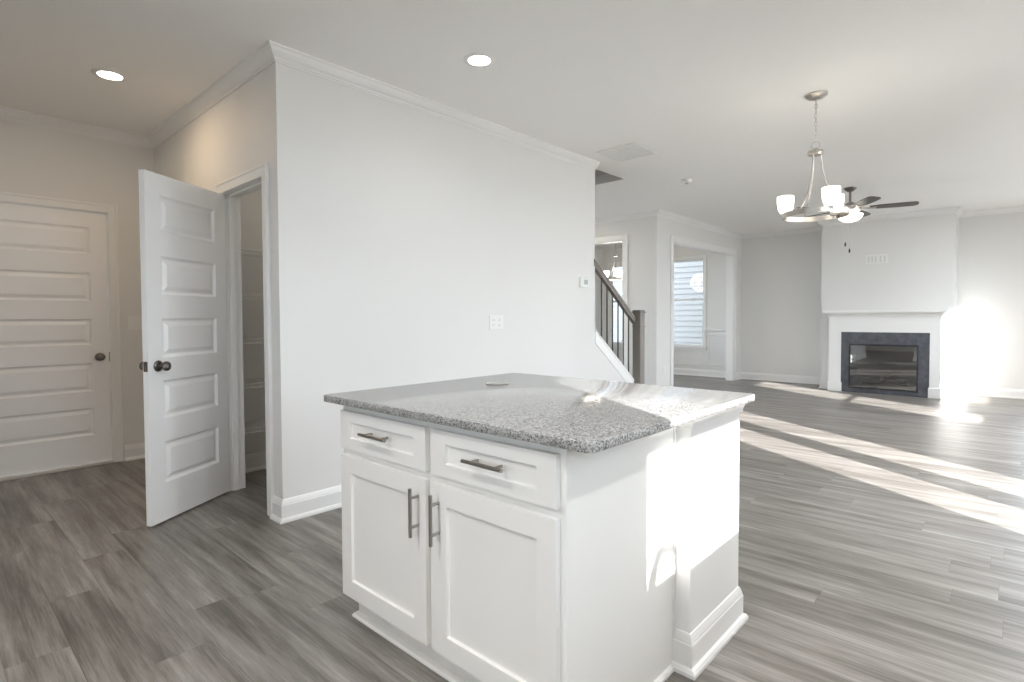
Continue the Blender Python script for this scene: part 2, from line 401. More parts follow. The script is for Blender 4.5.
mb = MB(); casing_x(mb, XW, 1, DO0, DO1, DOH, .09)
for a, b in ((DO0, DO0+.012), (DO1-.012, DO1)): mb.box(XW-.13, XW, a, b, 0, DOH)
mb.box(XW-.13, XW, DO0, DO1, DOH-.012, DOH)
struct(mb.build('trim_6', TRIM), 'casing of the wide dining room opening')
# dining room chair rail and panel frames
mb = MB()
for a, b in ((DW1[1]+.08, XW-.13), (DW2[1]+.08, DW1[0]-.08)):
    mb.box(a, b, YF-.02, YF, .915, .955, bev=.006)
    mb.box(a, b, YF-.03, YF, .94, .95, bev=.003)
    for p, q in ((a+.06, a+.075), (b-.075, b-.06)): mb.box(p, q, YF-.01, YF, .24, .84, bev=.003)
    for p in (.24, .825): mb.box(a+.06, b-.06, YF-.01, YF, p, p+.015, bev=.003)
for p, q in ((DW1[0]+.03, DW1[0]+.045), (DW1[1]-.045, DW1[1]-.03)): mb.box(p, q, YF-.01, YF, .22, .50, bev=.003)
for p in (.22, .485): mb.box(DW1[0]+.03, DW1[1]-.03, YF-.01, YF, p, p+.015, bev=.003)
struct(mb.build('trim_7', TRIM), 'chair rail and panel frames in the dining room')

# windows: double-hung sashes
def window(name, axis, at, u0, u1, z0, z1, r0, r1, inner, label):
    """AT: plane of the panes; INNER: +1/-1 towards the room along AXIS"""
    mb = MB(); e = .06
    def b(d0, d1, p, q, c, d, bev=.004):
        a0, a1 = at+inner*d0, at+inner*d1
        if axis == 0: mb.box(a0, a1, p, q, c, d, bev=bev)
        else: mb.box(p, q, a0, a1, c, d, bev=bev)
    b(-.02, .02, u0-e, u0, z0-e, z1+e); b(-.02, .02, u1, u1+e, z0-e, z1+e)
    b(-.02, .02, u0, u1, z0-e, z0); b(-.02, .02, u0, u1, z1, z1+e); b(-.02, .02, u0, u1, r0, r1)
    fr = mb.build(name, VINYL); struct(fr, label)
    g = MB()
    for c, d in ((z0, r0), (r1, z1)):
        if axis == 0: g.box(at-.003, at+.003, u0, u1, c, d)
        else: g.box(u0, u1, at-.003, at+.003, c, d)
    g.build('window_pane', PANE, fr)
    return fr
def wtrim(fr, axis, wall, u0, u1, z0, z1, inner, wd=.07):
    mb = MB(); e = .06
    def b(d1, p, q, c, d):
        a0, a1 = wall, wall+inner*d1
        if axis == 0: mb.box(a0, a1, p, q, c, d, bev=.003)
        else: mb.box(p, q, a0, a1, c, d, bev=.003)
    b(.016, u0-e-wd, u0-e, z0-e, z1+e+wd); b(.016, u1+e, u1+e+wd, z0-e, z1+e+wd); b(.016, u0-e, u1+e, z1+e, z1+e+wd)
    b(.05, u0-e-wd-.02, u1+e+wd+.02, z0-e-.022, z0-e); b(.016, u0-e-wd, u1+e+wd, z0-e-.022-wd, z0-e-.022)
    mb.build('window_casing', TRIM, fr)
f = window('window_1', 1, YF+.07, *DW1, 1.535, 1.575, -1, 'dining room window with the pale house siding outside')
wtrim(f, 1, YF, DW1[0]+.02, DW1[1]-.02, DW1[2]+.02, DW1[3]-.02, -1, .055)
f = window('window_2', 1, YF+.07, *DW2, 1.535, 1.575, -1, 'second dining room window seen through the small doorway')
wtrim(f, 1, YF, DW2[0]+.02, DW2[1]-.02, DW2[2]+.02, DW2[3]-.02, -1, .055)
f = window('window_3', 0, GX, *KW, *KR, -1, 'kitchen window whose light falls on the island')
f = window('window_4', 0, GX, *LA, *LR, -1, 'living room window nearer the patio door'); wtrim(f, 0, XR, *LA, -1)
f = window('window_5', 0, GX, *LB, *LR, -1, 'living room window nearer the fireplace'); wtrim(f, 0, XR, *LB, -1)
f = window('added_window_6', 1, YF+.07, *NW, 1.35, 1.39, -1, 'unseen narrow window added in the far wall for extra daylight')
wtrim(f, 1, YF, NW[0]+.06, NW[1]-.06, NW[2]+.02, NW[3]-.02, -1, .05)
window('added_window_7', 1, YB-.06, *BW, 1.58, 1.62, 1, 'unseen wide window added behind the camera for fill daylight')
window('added_window_8', 0, -7.05, *HW, 1.28, 1.32, 1, 'unseen street window added to light the hall by the stairs')
window('added_window_9', 0, -7.05, *DW3, 1.46, 1.50, 1, 'unseen street window added to light the dining room')
struct(box(-6, 7, YB-4.2, YB-.12, 2.9, 3.0).build('added_porch_roof', SIDE), 'unseen porch roof added to keep sun off the back window')  # added slab, blocks direct sun at the back window
# glazed double door to the patio
for nm, (a, b, c, d), lo, hi in (('door_3', FD1, FD1[0]-.2, (FD1[1]+FD2[0])/2), ('door_4', FD2, (FD1[1]+FD2[0])/2, FD2[1]+.2)):
    mb = MB(); x0, x1 = GX-.02, GX+.02
    mb.box(x0, x1, lo, a, 0, 2.36); mb.box(x0, x1, b, hi, 0, 2.36); mb.box(x0, x1, a, b, 0, c); mb.box(x0, x1, a, b, d, 2.36)
    dr = struct(mb.build(nm, DOORW), 'glazed patio door leaf throwing a stripe of sun on the floor')
    box(GX-.003, GX+.003, a, b, c, d).build('door_pane', PANE, dr)

# ------------------------------------------------------------------ panelled doors
def panel_face(mb, W, H, panels, y, s, rings):
    """face in the XZ plane at Y=y, outward normal s*Y, with moulded panels (x0,x1,z0,z1); rings: (inset, depth)"""
    bm = mb.bm
    xs = sorted({0, W, *[p[0] for p in panels], *[p[1] for p in panels]}); zs_ = sorted({0, H, *[p[2] for p in panels], *[p[3] for p in panels]})
    V = {}
    def vert(x, z, d=0):
        k = (round(x, 5), round(z, 5), round(d, 5))
        if k not in V: V[k] = bm.verts.new((x, y-s*d, z))
        return V[k]
    fs = []
    def quad(a, b, c, d): fs.append(mb.face((a, b, c, d)))
    for x0, x1 in zip(xs, xs[1:]):
        for z0, z1 in zip(zs_, zs_[1:]):
            if any(abs(p[0]-x0) < 1e-6 and abs(p[1]-x1) < 1e-6 and abs(p[2]-z0) < 1e-6 and abs(p[3]-z1) < 1e-6 for p in panels):
                prev = (x0, x1, z0, z1, 0)
                for ins, dep in rings:
                    cur = (x0+ins, x1-ins, z0+ins, z1-ins, dep)
                    A = [vert(prev[i], prev[j], prev[4]) for i, j in ((0, 2), (1, 2), (1, 3), (0, 3))]
                    B = [vert(cur[i], cur[j], cur[4]) for i, j in ((0, 2), (1, 2), (1, 3), (0, 3))]
                    for i in range(4): quad(A[i], A[(i+1) % 4], B[(i+1) % 4], B[i])
                    prev = cur
                quad(*[vert(prev[i], prev[j], prev[4]) for i, j in ((0, 2), (1, 2), (1, 3), (0, 3))])
            else: quad(vert(x0, z0), vert(x1, z0), vert(x1, z1), vert(x0, z1))
    bmesh.ops.recalc_face_normals(bm, faces=[f for f in fs if f])
    for f in fs:
        if f and f.normal.y*s < -1e-3 and False: f.normal_flip()
MOULD = [(.002, .002), (.013, .013), (.022, .0135), (.046, .003)]
SHAKER = [(.001, .001), (.003, .009), (.006, .010)]
def slab(W, H, T, panels, rings, both=True):
    mb = MB()
    panel_face(mb, W, H, panels, 0, -1, rings)
    panel_face(mb, W, H, panels if both else [], T, 1, rings)
    for a in ((0, W),):
        pass
    bm = mb.bm
    def q(*p): mb.face([bm.verts.new(v) for v in p])
    q((0, 0, 0), (0, T, 0), (0, T, H), (0, 0, H)); q((W, 0, 0), (W, 0, H), (W, T, H), (W, T, 0))
    q((0, 0, 0), (W, 0, 0), (W, T, 0), (0, T, 0)); q((0, 0, H), (0, T, H), (W, T, H), (W, 0, H))
    bmesh.ops.remove_doubles(bm, verts=bm.verts, dist=1e-5)
    bmesh.ops.recalc_face_normals(bm, faces=bm.faces)
    return mb
KNOB = [(0, 0), (.032, 0), (.033, .004), (.031, .008), (.022, .011), (.013, .014), (.011, .03), (.013, .036), (.022, .041), (.0275, .05), (.0285, .058), (.026, .066), (.019, .072), (.008, .075), (0, .0755)]
def knob(loc, dirv, parent, mat=PEWT, name='door_knob'):
    q = Vector(dirv).to_track_quat('Z', 'Y').to_matrix().to_4x4()
    return MB().lathe(KNOB, n=28, mat=Matrix.Translation(loc) @ q).build(name, mat, parent, smooth=50)
# shut door to the garage: local X runs along -Y of the room, face towards +X
ZP = [(.253, .477), (.61, .845), (.993, 1.204), (1.35, 1.577), (1.73, 1.949)]
d1 = slab(GD1-GD0, 2.04, .04, [(.112, GD1-GD0-.112, a-.03, b-.03) for a, b in ZP], MOULD).build('door_1', DOORW)
# local (x, y) -> room: x along +Y, -y (front) along +X
d1.matrix_world = Matrix(((0, -1, 0, XG-.012-.0), (1, 0, 0, GD0), (0, 0, 1, .03), (0, 0, 0, 1)))
struct(d1, 'shut white five-panel door in the warm grey wall'); d1['category'] = 'door'
knob((GD1-GD0-.065, 0, .862), (0, -1, 0), d1)
box(GD1-GD0-.002, GD1-GD0+.0025, -.002, .02, .82, .90).build('latch_plate', PEWT, d1)
struct(box(XG-.06, XG+.022, GD0-.012, GD1+.012, 0, .026, bev=.004).build('trim_8', M('threshold_pale', (.62, .59, .55), .45)), 'pale threshold under the shut door')
# open pantry door
P0 = Vector((-3.626, .895)); dd = Vector((-3.973, 1.434))-P0; dd.normalize(); nn = Vector((dd.y, -dd.x))   # nn: towards the room
DWid = .66
ZQ = [(.236, .478), (.617, .84), (.975, 1.206), (1.345, 1.568), (1.708, 1.922)]
d2 = slab(DWid, 2.032, .035, [(.105, DWid-.10, a-.012, b-.012) for a, b in ZQ], MOULD).build('door_2', DOORW)
d2.matrix_world = Matrix(((dd.x, -nn.x, 0, P0.x), (dd.y, -nn.y, 0, P0.y), (0, 0, 1, .012), (0, 0, 0, 1)))
struct(d2, 'white five-panel pantry door standing open'); d2['category'] = 'door'
knob((.068, 0, .916), (0, -1, 0), d2); knob((.068, .035, .916), (0, 1, 0), d2)
mb = MB(); mb.box(-.002, .001, .005, .03, .888, .946); mb.box(-.009, .0, .011, .024, .908, .926, bev=.003)
mb.build('latch_plate', PEWT, d2)
for z in (.18, 1.0, 1.82):
    mb = MB(); mb.tube([(DWid+.006, .035+.004, z), (DWid+.006, .039, z+.09)], .006, 8); mb.box(DWid-.02, DWid+.004, .034, .0365, z, z+.09)
    mb.build('hinge', PEWT, d2)

# ------------------------------------------------------------------ island
CT = .90
IX0, IX1, IY0, IY1 = -2.007, -.735, 1.078, 2.205
cab = thing('island_cabinet', 'white shaker island base cabinet with two drawers over two doors', 'cabinet', (-1.39, 1.45, 0))
cab_off = Vector((1.39, -1.45, 0))
def cpart(mb, name, mat, parent=None, **k):
    o = mb.build(name, mat, parent or cab, **k)
    if parent is None: o.location = cab_off
    return o
FY, DY, EX = 1.128, 1.108, -.845
mb = MB()
mb.box(-1.93, -1.91, FY+.02, 1.742, .112, .8725); mb.box(-1.91, EX-.018, FY+.02, 1.742, .112, .13); mb.box(-1.91, EX-.018, 1.72, 1.742, .112, .8725)
cpart(mb, 'carcass', CABW)
mb = MB()
mb.box(-1.93, -1.90, FY, FY+.02, .112, .8725); mb.box(-1.425, -1.34, FY, FY+.02, .112, .8725); mb.box(EX-.045, EX, FY, FY+.02, .112, .8725)
for a, b in ((-1.90, -1.425), (-1.34, EX-.045)):
    for c, d in ((.112, .14), (.665, .712), (.84, .8725)): mb.box(a, b, FY, FY+.02, c, d)
cpart(mb, 'face_frame', CABW)
cpart(box(EX-.018, EX, FY+.02, 1.742, 0, .8725), 'end_panel', CABW)
mb = MB(); mb.box(EX-.004, EX+.004, 1.728, 1.742, 0, .876, bev=.002)
mb.sweep([(EX, FY+.05), (EX, 1.742)], [(0, 0), (.014, 0), (.013, .008), (.008, .015), (0, .018)])
cpart(mb, 'corner_bead', CABW)
mb = MB(); mb.box(-1.93, EX-.018, 1.186, 1.20, 0, .112)
mb.sweep([(-1.93, 1.20), (-1.93, 1.186), (EX-.018, 1.186)], [(0, 0), (.020, 0), (.020, .006), (.015, .014), (.006, .020), (0, .022)])
cpart(mb, 'toe_kick', CABW)
def front(name, x0, x1, z0, z1, fr, frz, pull):
    o = slab(x1-x0, z1-z0, .02, [(fr, x1-x0-fr, frz, z1-z0-frz)], SHAKER, both=False).build(name, CABW, cab)
    o.location = cab_off+Vector((x0, DY, z0))
    bv = o.modifiers.new('edge', 'BEVEL'); bv.width = .0015; bv.segments = 1; bv.limit_method = 'ANGLE'; bv.angle_limit = R(60)
    px, pz, vert = pull; px -= x0; pz -= z0; L = .08; k = .048
    h = MB(); e = Vector((0, 0, 1)) if vert else Vector((1, 0, 0)); c0 = Vector((px, -.034, pz))
    h.tube([c0-e*L, c0+e*L], .006, 14)
    for sg in (-1, 1): h.tube([c0+e*sg*k, Vector((px, 0, pz))+e*sg*k], .005, 10)
    h.build('handle', STEEL, o, smooth=40)
    return o
front('drawer', -1.918, -1.398, .703, .846, .064, .040, (-1.655, .782, 0))
front('drawer', -1.364, -.865, .703, .846, .064, .040, (-1.105, .782, 0))
front('door', -1.918, -1.400, .128, .676, .066, .066, (-1.437, .567, 1))
front('door', -1.366, -.865, .128, .676, .066, .066, (-1.333, .567, 1))
# worktop with eased and rounded corners
def rounded(x0, x1, y0, y1, r, n=6):
    pts = []
    for cx, cy, a0 in ((x1-r, y0+r, -90), (x1-r, y1-r, 0), (x0+r, y1-r, 90), (x0+r, y0+r, 180)):
        for i in range(n+1): a = R(a0+90*i/n); pts.append((cx+r*math.cos(a), cy+r*math.sin(a)))
    return pts
top = MB().prism(rounded(IX0, IX1, IY0, IY1, .022), 2, CT-.026, CT, bev=.0025).build('island_worktop', GRAN, smooth=30)
tag(top, 'speckled grey granite worktop lying on the white island', 'worktop')
# half wall at the end of the island with its own base and cap moulding
KX, KY0, KY1 = -.79, 1.742, 2.18
struct(box(-1.95, KX, KY0, KY1, 0, CT-.0265).build('wall_island', TRIM), 'white half wall behind the island cabinet')
struct(MB().sweep([(EX, KY0), (KX, KY0), (KX, KY1), (-1.95, KY1), (-1.95, KY0)], BB).build('baseboard_island', TRIM), 'white baseboard round the island half wall')
cv = CT-.026
struct(MB().sweep([(EX, KY0), (KX, KY0), (KX, KY1), (-1.95, KY1), (-1.95, KY0)], [(0, cv), (.026, cv), (.026, cv-.01), (.016, cv-.02), (.010, cv-.036), (.010, cv-.044), (0, cv-.048)]).build('trim_9', TRIM), 'small cap moulding under the island worktop')
pc = thing('popup_outlet', 'small pale round cap set flush in the granite worktop', 'outlet', (-1.74, 1.80, CT))
MB().lathe([(0, 0), (.052, 0), (.054, .0004), (.053, .0010), (.047, .0012)], n=32).build('rim', NICK, pc, smooth=40)
MB().lathe([(.047, .0012), (.045, .0009), (0, .0009)], n=32).build('lid', M('lid_grey', (.42, .42, .41), .25), pc, smooth=40)

# ------------------------------------------------------------------ stairs
RXc = XM-.015
st = thing('staircase', 'carpeted white stairs climbing behind the sloping wall', 'stairs', (-3.8, 5.5, 0))
mb = MB()
for i in range(9):
    y = 5.50-.255*(i+1)
    mb.box(-4.295, XM-.125, y, y+.255, max(0, .187*i-.25), .187*(i+1)); mb.box(-4.295, XM-.125, y+.235, y+.28, .187*(i+1)-.03, .187*(i+1)+.002, bev=.006)
mb.build('tread', M('stair_carpet', (.55, .52, .48), .95), st).location = (3.8, -5.5, 0)
rl = thing('stair_railing', 'grey-stained stair handrail with black balusters and square newel post', 'railing', (RXc, 5.6, 0))
ro = Vector((-RXc, -5.6, 0))
rz = lambda y: 1.766-.731*(y-4.733)
th = math.atan(.731)
# handrail: rounded rail profile swept down the slope
mb = MB(); prof = [(-.022, -.058), (.022, -.058), (.024, -.04), (.032, -.03), (.033, -.015), (.026, -.003), (.012, 0), (-.012, 0), (-.026, -.003), (-.033, -.015), (-.032, -.03), (-.024, -.04)]
A = [mb.bm.verts.new((RXc+a, YE-.02, rz(YE-.02)+b/math.cos(th))) for a, b in prof]; B = [mb.bm.verts.new((RXc+a, 5.52, rz(5.52)+b/math.cos(th))) for a, b in prof]
mb.face(A); mb.face(B[::-1])
for i in range(len(prof)): mb.face((A[i], B[i], B[(i+1) % len(prof)], A[(i+1) % len(prof)]))
bmesh.ops.recalc_face_normals(mb.bm, faces=mb.bm.faces)
mb.build('handrail', STAIN, rl, smooth=30).location = ro
# sloping white cap on the stair wall
mb = MB(); mb.prism([(YE, zs(YE)), (5.48, zs(5.48)), (5.48, zs(5.48)+.03), (YE, zs(YE)+.03)], 0, XM-.135, XM+.012, bev=.004)
mb.prism([(YE, zs(YE)-.11), (5.47, zs(5.47)-.11), (5.47, zs(5.47)), (YE, zs(YE))], 0, XM, XM+.008)
struct(mb.build('trim_10', TRIM), 'white sloping cap and skirt of the stair wall')
for y in (4.854, 4.959, 5.067, 5.177, 5.286, 5.398):
    b = MB(); b.tube([(RXc, y, zs(y)+.015), (RXc, y, rz(y)-.065)], .0075, 8)
    b.lathe([(.0075, .0), (.014, .0), (.014, .02), (.0075, .026)], c=(RXc, y, zs(y)+.022), n=10)
    b.build('baluster', IRON, rl, smooth=40).location = ro
NX, NY = -3.14, 5.55
mb = MB(); mb.box(NX-.05, NX+.05, NY-.05, NY+.05, 0, 1.245, bev=.003)
np_ = mb.build('newel_post', STAIN, rl); np_.location = ro
mb = MB(); mb.box(NX-.06, NX+.06, NY-.06, NY+.06, 1.245, 1.262, bev=.004); mb.prism([(NX-.052, NY-.052), (NX+.052, NY-.052), (NX+.052, NY+.052), (NX-.052, NY+.052)], 2, 1.262, 1.279, bev=.006)
mb.build('cap', STAIN, np_)
MB().box(NX-.055, NX+.055, NY-.055, NY+.055, 1.09, 1.105, bev=.003).build('collar', STAIN, np_)

# ------------------------------------------------------------------ pantry shelves
def shelf():
    r = bpy.data.objects.new('wire_shelf', None); COL.objects.link(r); r.empty_display_size = .05
    y0, y1, dx = 1.60, 2.86, .30
    m = MB()
    n = int((y1-y0)/.027)
    for i in range(n+1):
        y = y0+(y1-y0)*i/n; m.box(0, dx, y-.0014, y+.0014, -.003, 0)
    for x in (.004, .10, .20): m.box(x-.003, x+.003, y0, y1, -.008, -.003)
    m.build('deck', WIRE, r)
    m = MB()
    for z in (-.001, -.032): m.tube([(dx, y0, z), (dx, y1, z)], .0038, 8)
    for i in range(n+1):
        y = y0+(y1-y0)*i/n; m.box(dx-.0016, dx+.0016, y-.0016, y+.0016, -.032, 0)
    m.build('front_lip', WIRE, r)
    for y in (1.90, 2.5):
        m = MB(); m.tube([(dx-.005, y, -.03), (.003, y, -.29)], .0045, 8); m.box(0, .004, y-.012, y+.012, -.32, -.27)
        m.build('brace', WIRE, r)
    return r
names = ['topmost', 'second from top', 'middle', 'second from bottom', 'bottom']
sh0 = None
for nm_, z in zip(names, (1.703, 1.381, 1.051, .724, .394)):
    s_ = shelf() if sh0 is None else copy_tree(sh0)
    sh0 = sh0 or s_
    s_.location = (-4.42, 0, z); tag(s_, f'white wire pantry shelf, {nm_} of the five in the doorway', 'shelf', 'wire shelves in the pantry')

# ------------------------------------------------------------------ fireplace
MY = 9.98
mt = thing('mantel', 'white fireplace mantel with moulded shelf against the chimney breast', 'mantel', (-1.48, 10.08, 0)); mo = Vector((1.48, -10.08, 0))
LX0, LX1, LX2, LX3 = -2.205, -2.035, -.905, -.78
for a, b in ((LX0, LX1), (LX2, LX3)):
    mb = MB(); mb.box(a, b, MY, BY, 0, .95)
    lg = mb.build('leg', TRIM, mt); lg.location = mo
    MB().box(a-.012, b+.012, MY-.014, BY, 0, .15, bev=.004).build('plinth', TRIM, lg)
mb = MB(); mb.box(LX0, LX3, MY, BY, .95, 1.19)
mb.build('header', TRIM, mt).location = mo
mb = MB(); mb.sweep([(LX0, BY), (LX0, MY), (LX3, MY), (LX3, BY)], [(0, 1.18), (.012, 1.18), (.012, 1.192), (.02, 1.2), (.028, 1.218), (.045, 1.236), (.062, 1.244), (.062, 1.252), (0, 1.252)], side=1)
mb.build('shelf_moulding', TRIM, mt).location = mo
MB().box(LX0-.078, LX3+.078, MY-.078, BY, 1.252, 1.284, bev=.004).build('shelf', TRIM, mt).location = mo
fp = thing('gas_fireplace', 'gas fireplace with dark slate surround and clear glass front', 'fireplace', (-1.48, 10.1, 0)); fo = Vector((1.48, -10.1, 0))
GX0, GX1, GZ0, GZ1 = -1.93, -1.035, .065, .765
SY = MY+.012
mb = MB()
mb.box(LX1, GX0, SY, SY+.03, .0, .95); mb.box(GX1, LX2, SY, SY+.03, .0, .95); mb.box(GX0, GX1, SY, SY+.03, GZ1, .95); mb.box(GX0, GX1, SY, SY+.03, 0, GZ0)
mb.build('slate_surround', SLATE, fp).location = fo
mb = MB(); e = .022
for a in ((GX0, GX0+e, GZ0, GZ1), (GX1-e, GX1, GZ0, GZ1), (GX0+e, GX1-e, GZ0, GZ0+e), (GX0+e, GX1-e, GZ1-e, GZ1)): mb.box(a[0], a[1], SY-.004, SY+.03, a[2], a[3], bev=.002)
mb.build('glass_frame', CHARC, fp).location = fo
box(GX0+e, GX1-e, SY+.012, SY+.016, GZ0+e, GZ1-e).build('glass_front', FGLASS, fp).location = fo
mb = MB(); y0, y1 = SY+.03, YF-.1
mb.box(GX0-.02, GX0, y0, y1, .03, .79); mb.box(GX1, GX1+.02, y0, y1, .03, .79); mb.box(GX0, GX1, y1, y1+.01, .03, .79); mb.box(GX0, GX1, y0, y1, .77, .79)
mb.box(GX0, GX1, y0, y1, .03, .09)
mb.build('firebox', FIREB, fp).location = fo
mb = MB(); mb.box(GX0+.05, GX1-.05, y0+.06, y1-.12, .09, .125, bev=.01)
mb.build('burner_tray', GRAVEL, fp).location = fo
lg = thing('fire_logs', 'dark ceramic logs stacked on the grey burner behind fireplace glass', 'logs', (-1.48, 10.22, .125))
for k, (a, b, r) in enumerate((((-.30, -.06, .035), (.02, -.02, .05), .035), ((.30, -.05, .035), (-.04, .02, .10), .034), ((-.22, .12, .05), (.24, .10, .06), .045), ((-.05, -.09, .03), (.12, .12, .16), .028))):
    a, b = Vector(a), Vector(b)
    mb = MB(); pts = [a.lerp(b, i/8)+Vector((0, 0, .006*math.sin(i*1.7+k))) for i in range(9)]
    mb.tube(pts, [r*(.82+.2*abs(math.sin(i*1.3+k))) for i in range(9)], 10)
    mb.build('log', LOGM, lg, smooth=60)
mb = MB(); mb.lathe([(0, .0), (.03, .01), (.034, .03), (.02, .05), (0, .055)], c=(-.02, -.09, .07), n=9); mb.build('ember', EMBER, lg)['label'] = 'reddish ember piece'

# ------------------------------------------------------------------ small wall things
def plate_y(name, label, cat, x, y, z, w_, h_, group=None):
    r = thing(name, label, cat, (x, y, z), group); MB().box(-w_/2, w_/2, -.006, 0, -h_/2, h_/2, bev=.002).build('plate', PLAST, r); return r
def plate_x(name, label, cat, x, y, z, w_, h_, group=None):
    r = thing(name, label, cat, (x, y, z), group); MB().box(0, .006, -w_/2, w_/2, -h_/2, h_/2, bev=.002).build('plate', PLAST, r); return r
r = plate_x('light_switch', 'white double light switch on the warm grey wall beside the open door', 'switch', XG-.001, 1.29, 1.172, .117, .117)
for dy in (-.023, .023): MB().box(.005, .013, dy-.005, dy+.005, -.012, .012, bev=.002).build('toggle', PLAST, r)
def receptacle(r, dy):
    for dz in (-.02, .02):
        o = MB().box(.005, .0075, dy-.016, dy+.016, dz-.014, dz+.014, bev=.001).build('receptacle', PLAST, r)
        for e_ in (-.006, .006): MB().box(.0074, .0079, dy+e_-.001, dy+e_+.001, dz-.003, dz+.006).build('slot', DARK, o)
r = plate_x('wall_outlet', 'white double outlet plate on the long wall above the island', 'outlet', XM, 3.26, 1.16, .165, .117)
receptacle(r, -.035); receptacle(r, .035)
r = thing('thermostat', 'white thermostat with grey screen near the end of the long wall', 'thermostat', (XM, 4.51, 1.547))
MB().box(0, .022, -.07, .062, -.052, .052, bev=.005).build('body', PLAST, r); MB().box(.0215, .0235, -.022, .04, -.022, .026, bev=.001).build('screen', GREYP, r)
r = thing('cable_plate', 'pale recessed media plate on the chimney breast above the mantel', 'plate', (-1.60, BY, 2.085))
m = MB(); m.box(-.145, .145, -.005, 0, -.07, .07, bev=.002); m.build('plate', PLAST, r)
m = MB()
for x in (-.105, -.06, -.015, .05, .105): m.box(x-.012, x+.012, -.007, -.004, -.05, .05, bev=.001)
m.build('insert', M('plate_grey', (.66, .66, .64), .5), r)
r = plate_x('wall_outlet', 'small white outlet on the hall wall low beside the newel post', 'outlet', XW, 7.62, .40, .07, .115)
receptacle(r, 0)

# ------------------------------------------------------------------ ceiling things
def can(x, y, label):
    r = thing('recessed_light', label, 'ceiling light', (x, y, CZ), 'recessed ceiling lights')
    MB().lathe([(.066, -.002), (.068, -.006), (.092, -.005), (.097, -.001), (.097, 0), (.066, 0)], n=40).build('trim_ring', TRIM, r, smooth=40)
    MB().lathe([(0, -.003), (.066, -.003), (.066, -.001), (0, -.001)], n=40).build('lens', LENS, r)
    return r
can(-4.283, .884, 'round recessed light in the ceiling near the shut door')
can(-2.413, 2.352, 'round recessed light in the ceiling above the long white wall')
WARM = (1, .72, .44); NEUT = (1, .90, .76)
area('can_lamp_hall', (-4.283, .884, CZ-.02), (0, 0, -1), .13, .13, 5.0, WARM, shape='DISK')
for x, y, e_ in ((-2.413, 2.352, 1.0), (-1.5, -.3, 14), (.1, -.3, 6), (-.7, .75, 7), (-1.5, -1.7, 15), (.1, -1.7, 13)):  # first sits at a modelled can; the rest are added fill without fixtures
    area('can_and_fill_lamp', (x, y, CZ-.02), (0, 0, -1), .13, .13, e_, (1, .975, .95), shape='DISK', spread=R(140))
for y, e_ in ((2.4, 24), (4.0, 28), (6.2, 34), (7.6, 34), (9.0, 5)): area('can_and_fill_lamp', (.6, y, CZ-.02), (0, 0, -1), .13, .13, e_, (.97, .985, 1), shape='DISK')  # added unseen lamps that brighten the right-hand floor and living room
dl = bpy.data.lights.new('dining_lamp', 'POINT'); dl.energy = 14; dl.color = NEUT; dl.shadow_soft_size = .22
do_ = bpy.data.objects.new('dining_lamp', dl); COL.objects.link(do_); do_.location = (-5.55, 8.95, 2.02)
area('hall_fill_light', (-5.4, 6.3, CZ-.03), (0, 0, -1), .25, .25, 14, NEUT, shape='DISK')  # added out-of-sight fill to brighten the hall wall
area('pantry_fill_light', (-3.8, 2.2, CZ-.05), (0, 0, -1), .2, .2, 2.2, NEUT, shape='DISK')  # added fill lifting the dark pantry, no fixture there
r = thing('ceiling_vent', 'large white return-air vent in the ceiling beyond the long wall', 'vent', (-2.74, 4.60, CZ))
m = MB(); W2, H2 = .205, .215
for a in ((-W2, -W2+.025, -H2, H2), (W2-.025, W2, -H2, H2), (-W2+.025, W2-.025, -H2, -H2+.025), (-W2+.025, W2-.025, H2-.025, H2)): m.box(a[0], a[1], a[2], a[3], -.008, 0, bev=.002)
m.build('frame', PLAST, r)
m = MB()
for i in range(11):
    x = -.165+.033*i; m.prism([(x-.012, -.001), (x+.010, -.008), (x+.012, -.006), (x-.010, .0)], 1, -H2+.025, H2-.025) if False else m.box(x-.012, x+.012, -H2+.025, H2-.025, -.006, -.003)
m.build('louvre', PLAST, r)
r = thing('smoke_detector', 'small white smoke detector on the ceiling beyond the stairs', 'smoke detector', (-2.78, 6.0, CZ))
MB().lathe([(.058, 0), (.06, -.004), (.055, -.010), (.05, -.028), (.036, -.036), (0, -.038)], n=32).build('body', PLAST, r, smooth=40)
MB().lathe([(0, -.046), (.012, -.045), (.014, -.037)], n=16).build('test_button', GREYP, r, smooth=40)

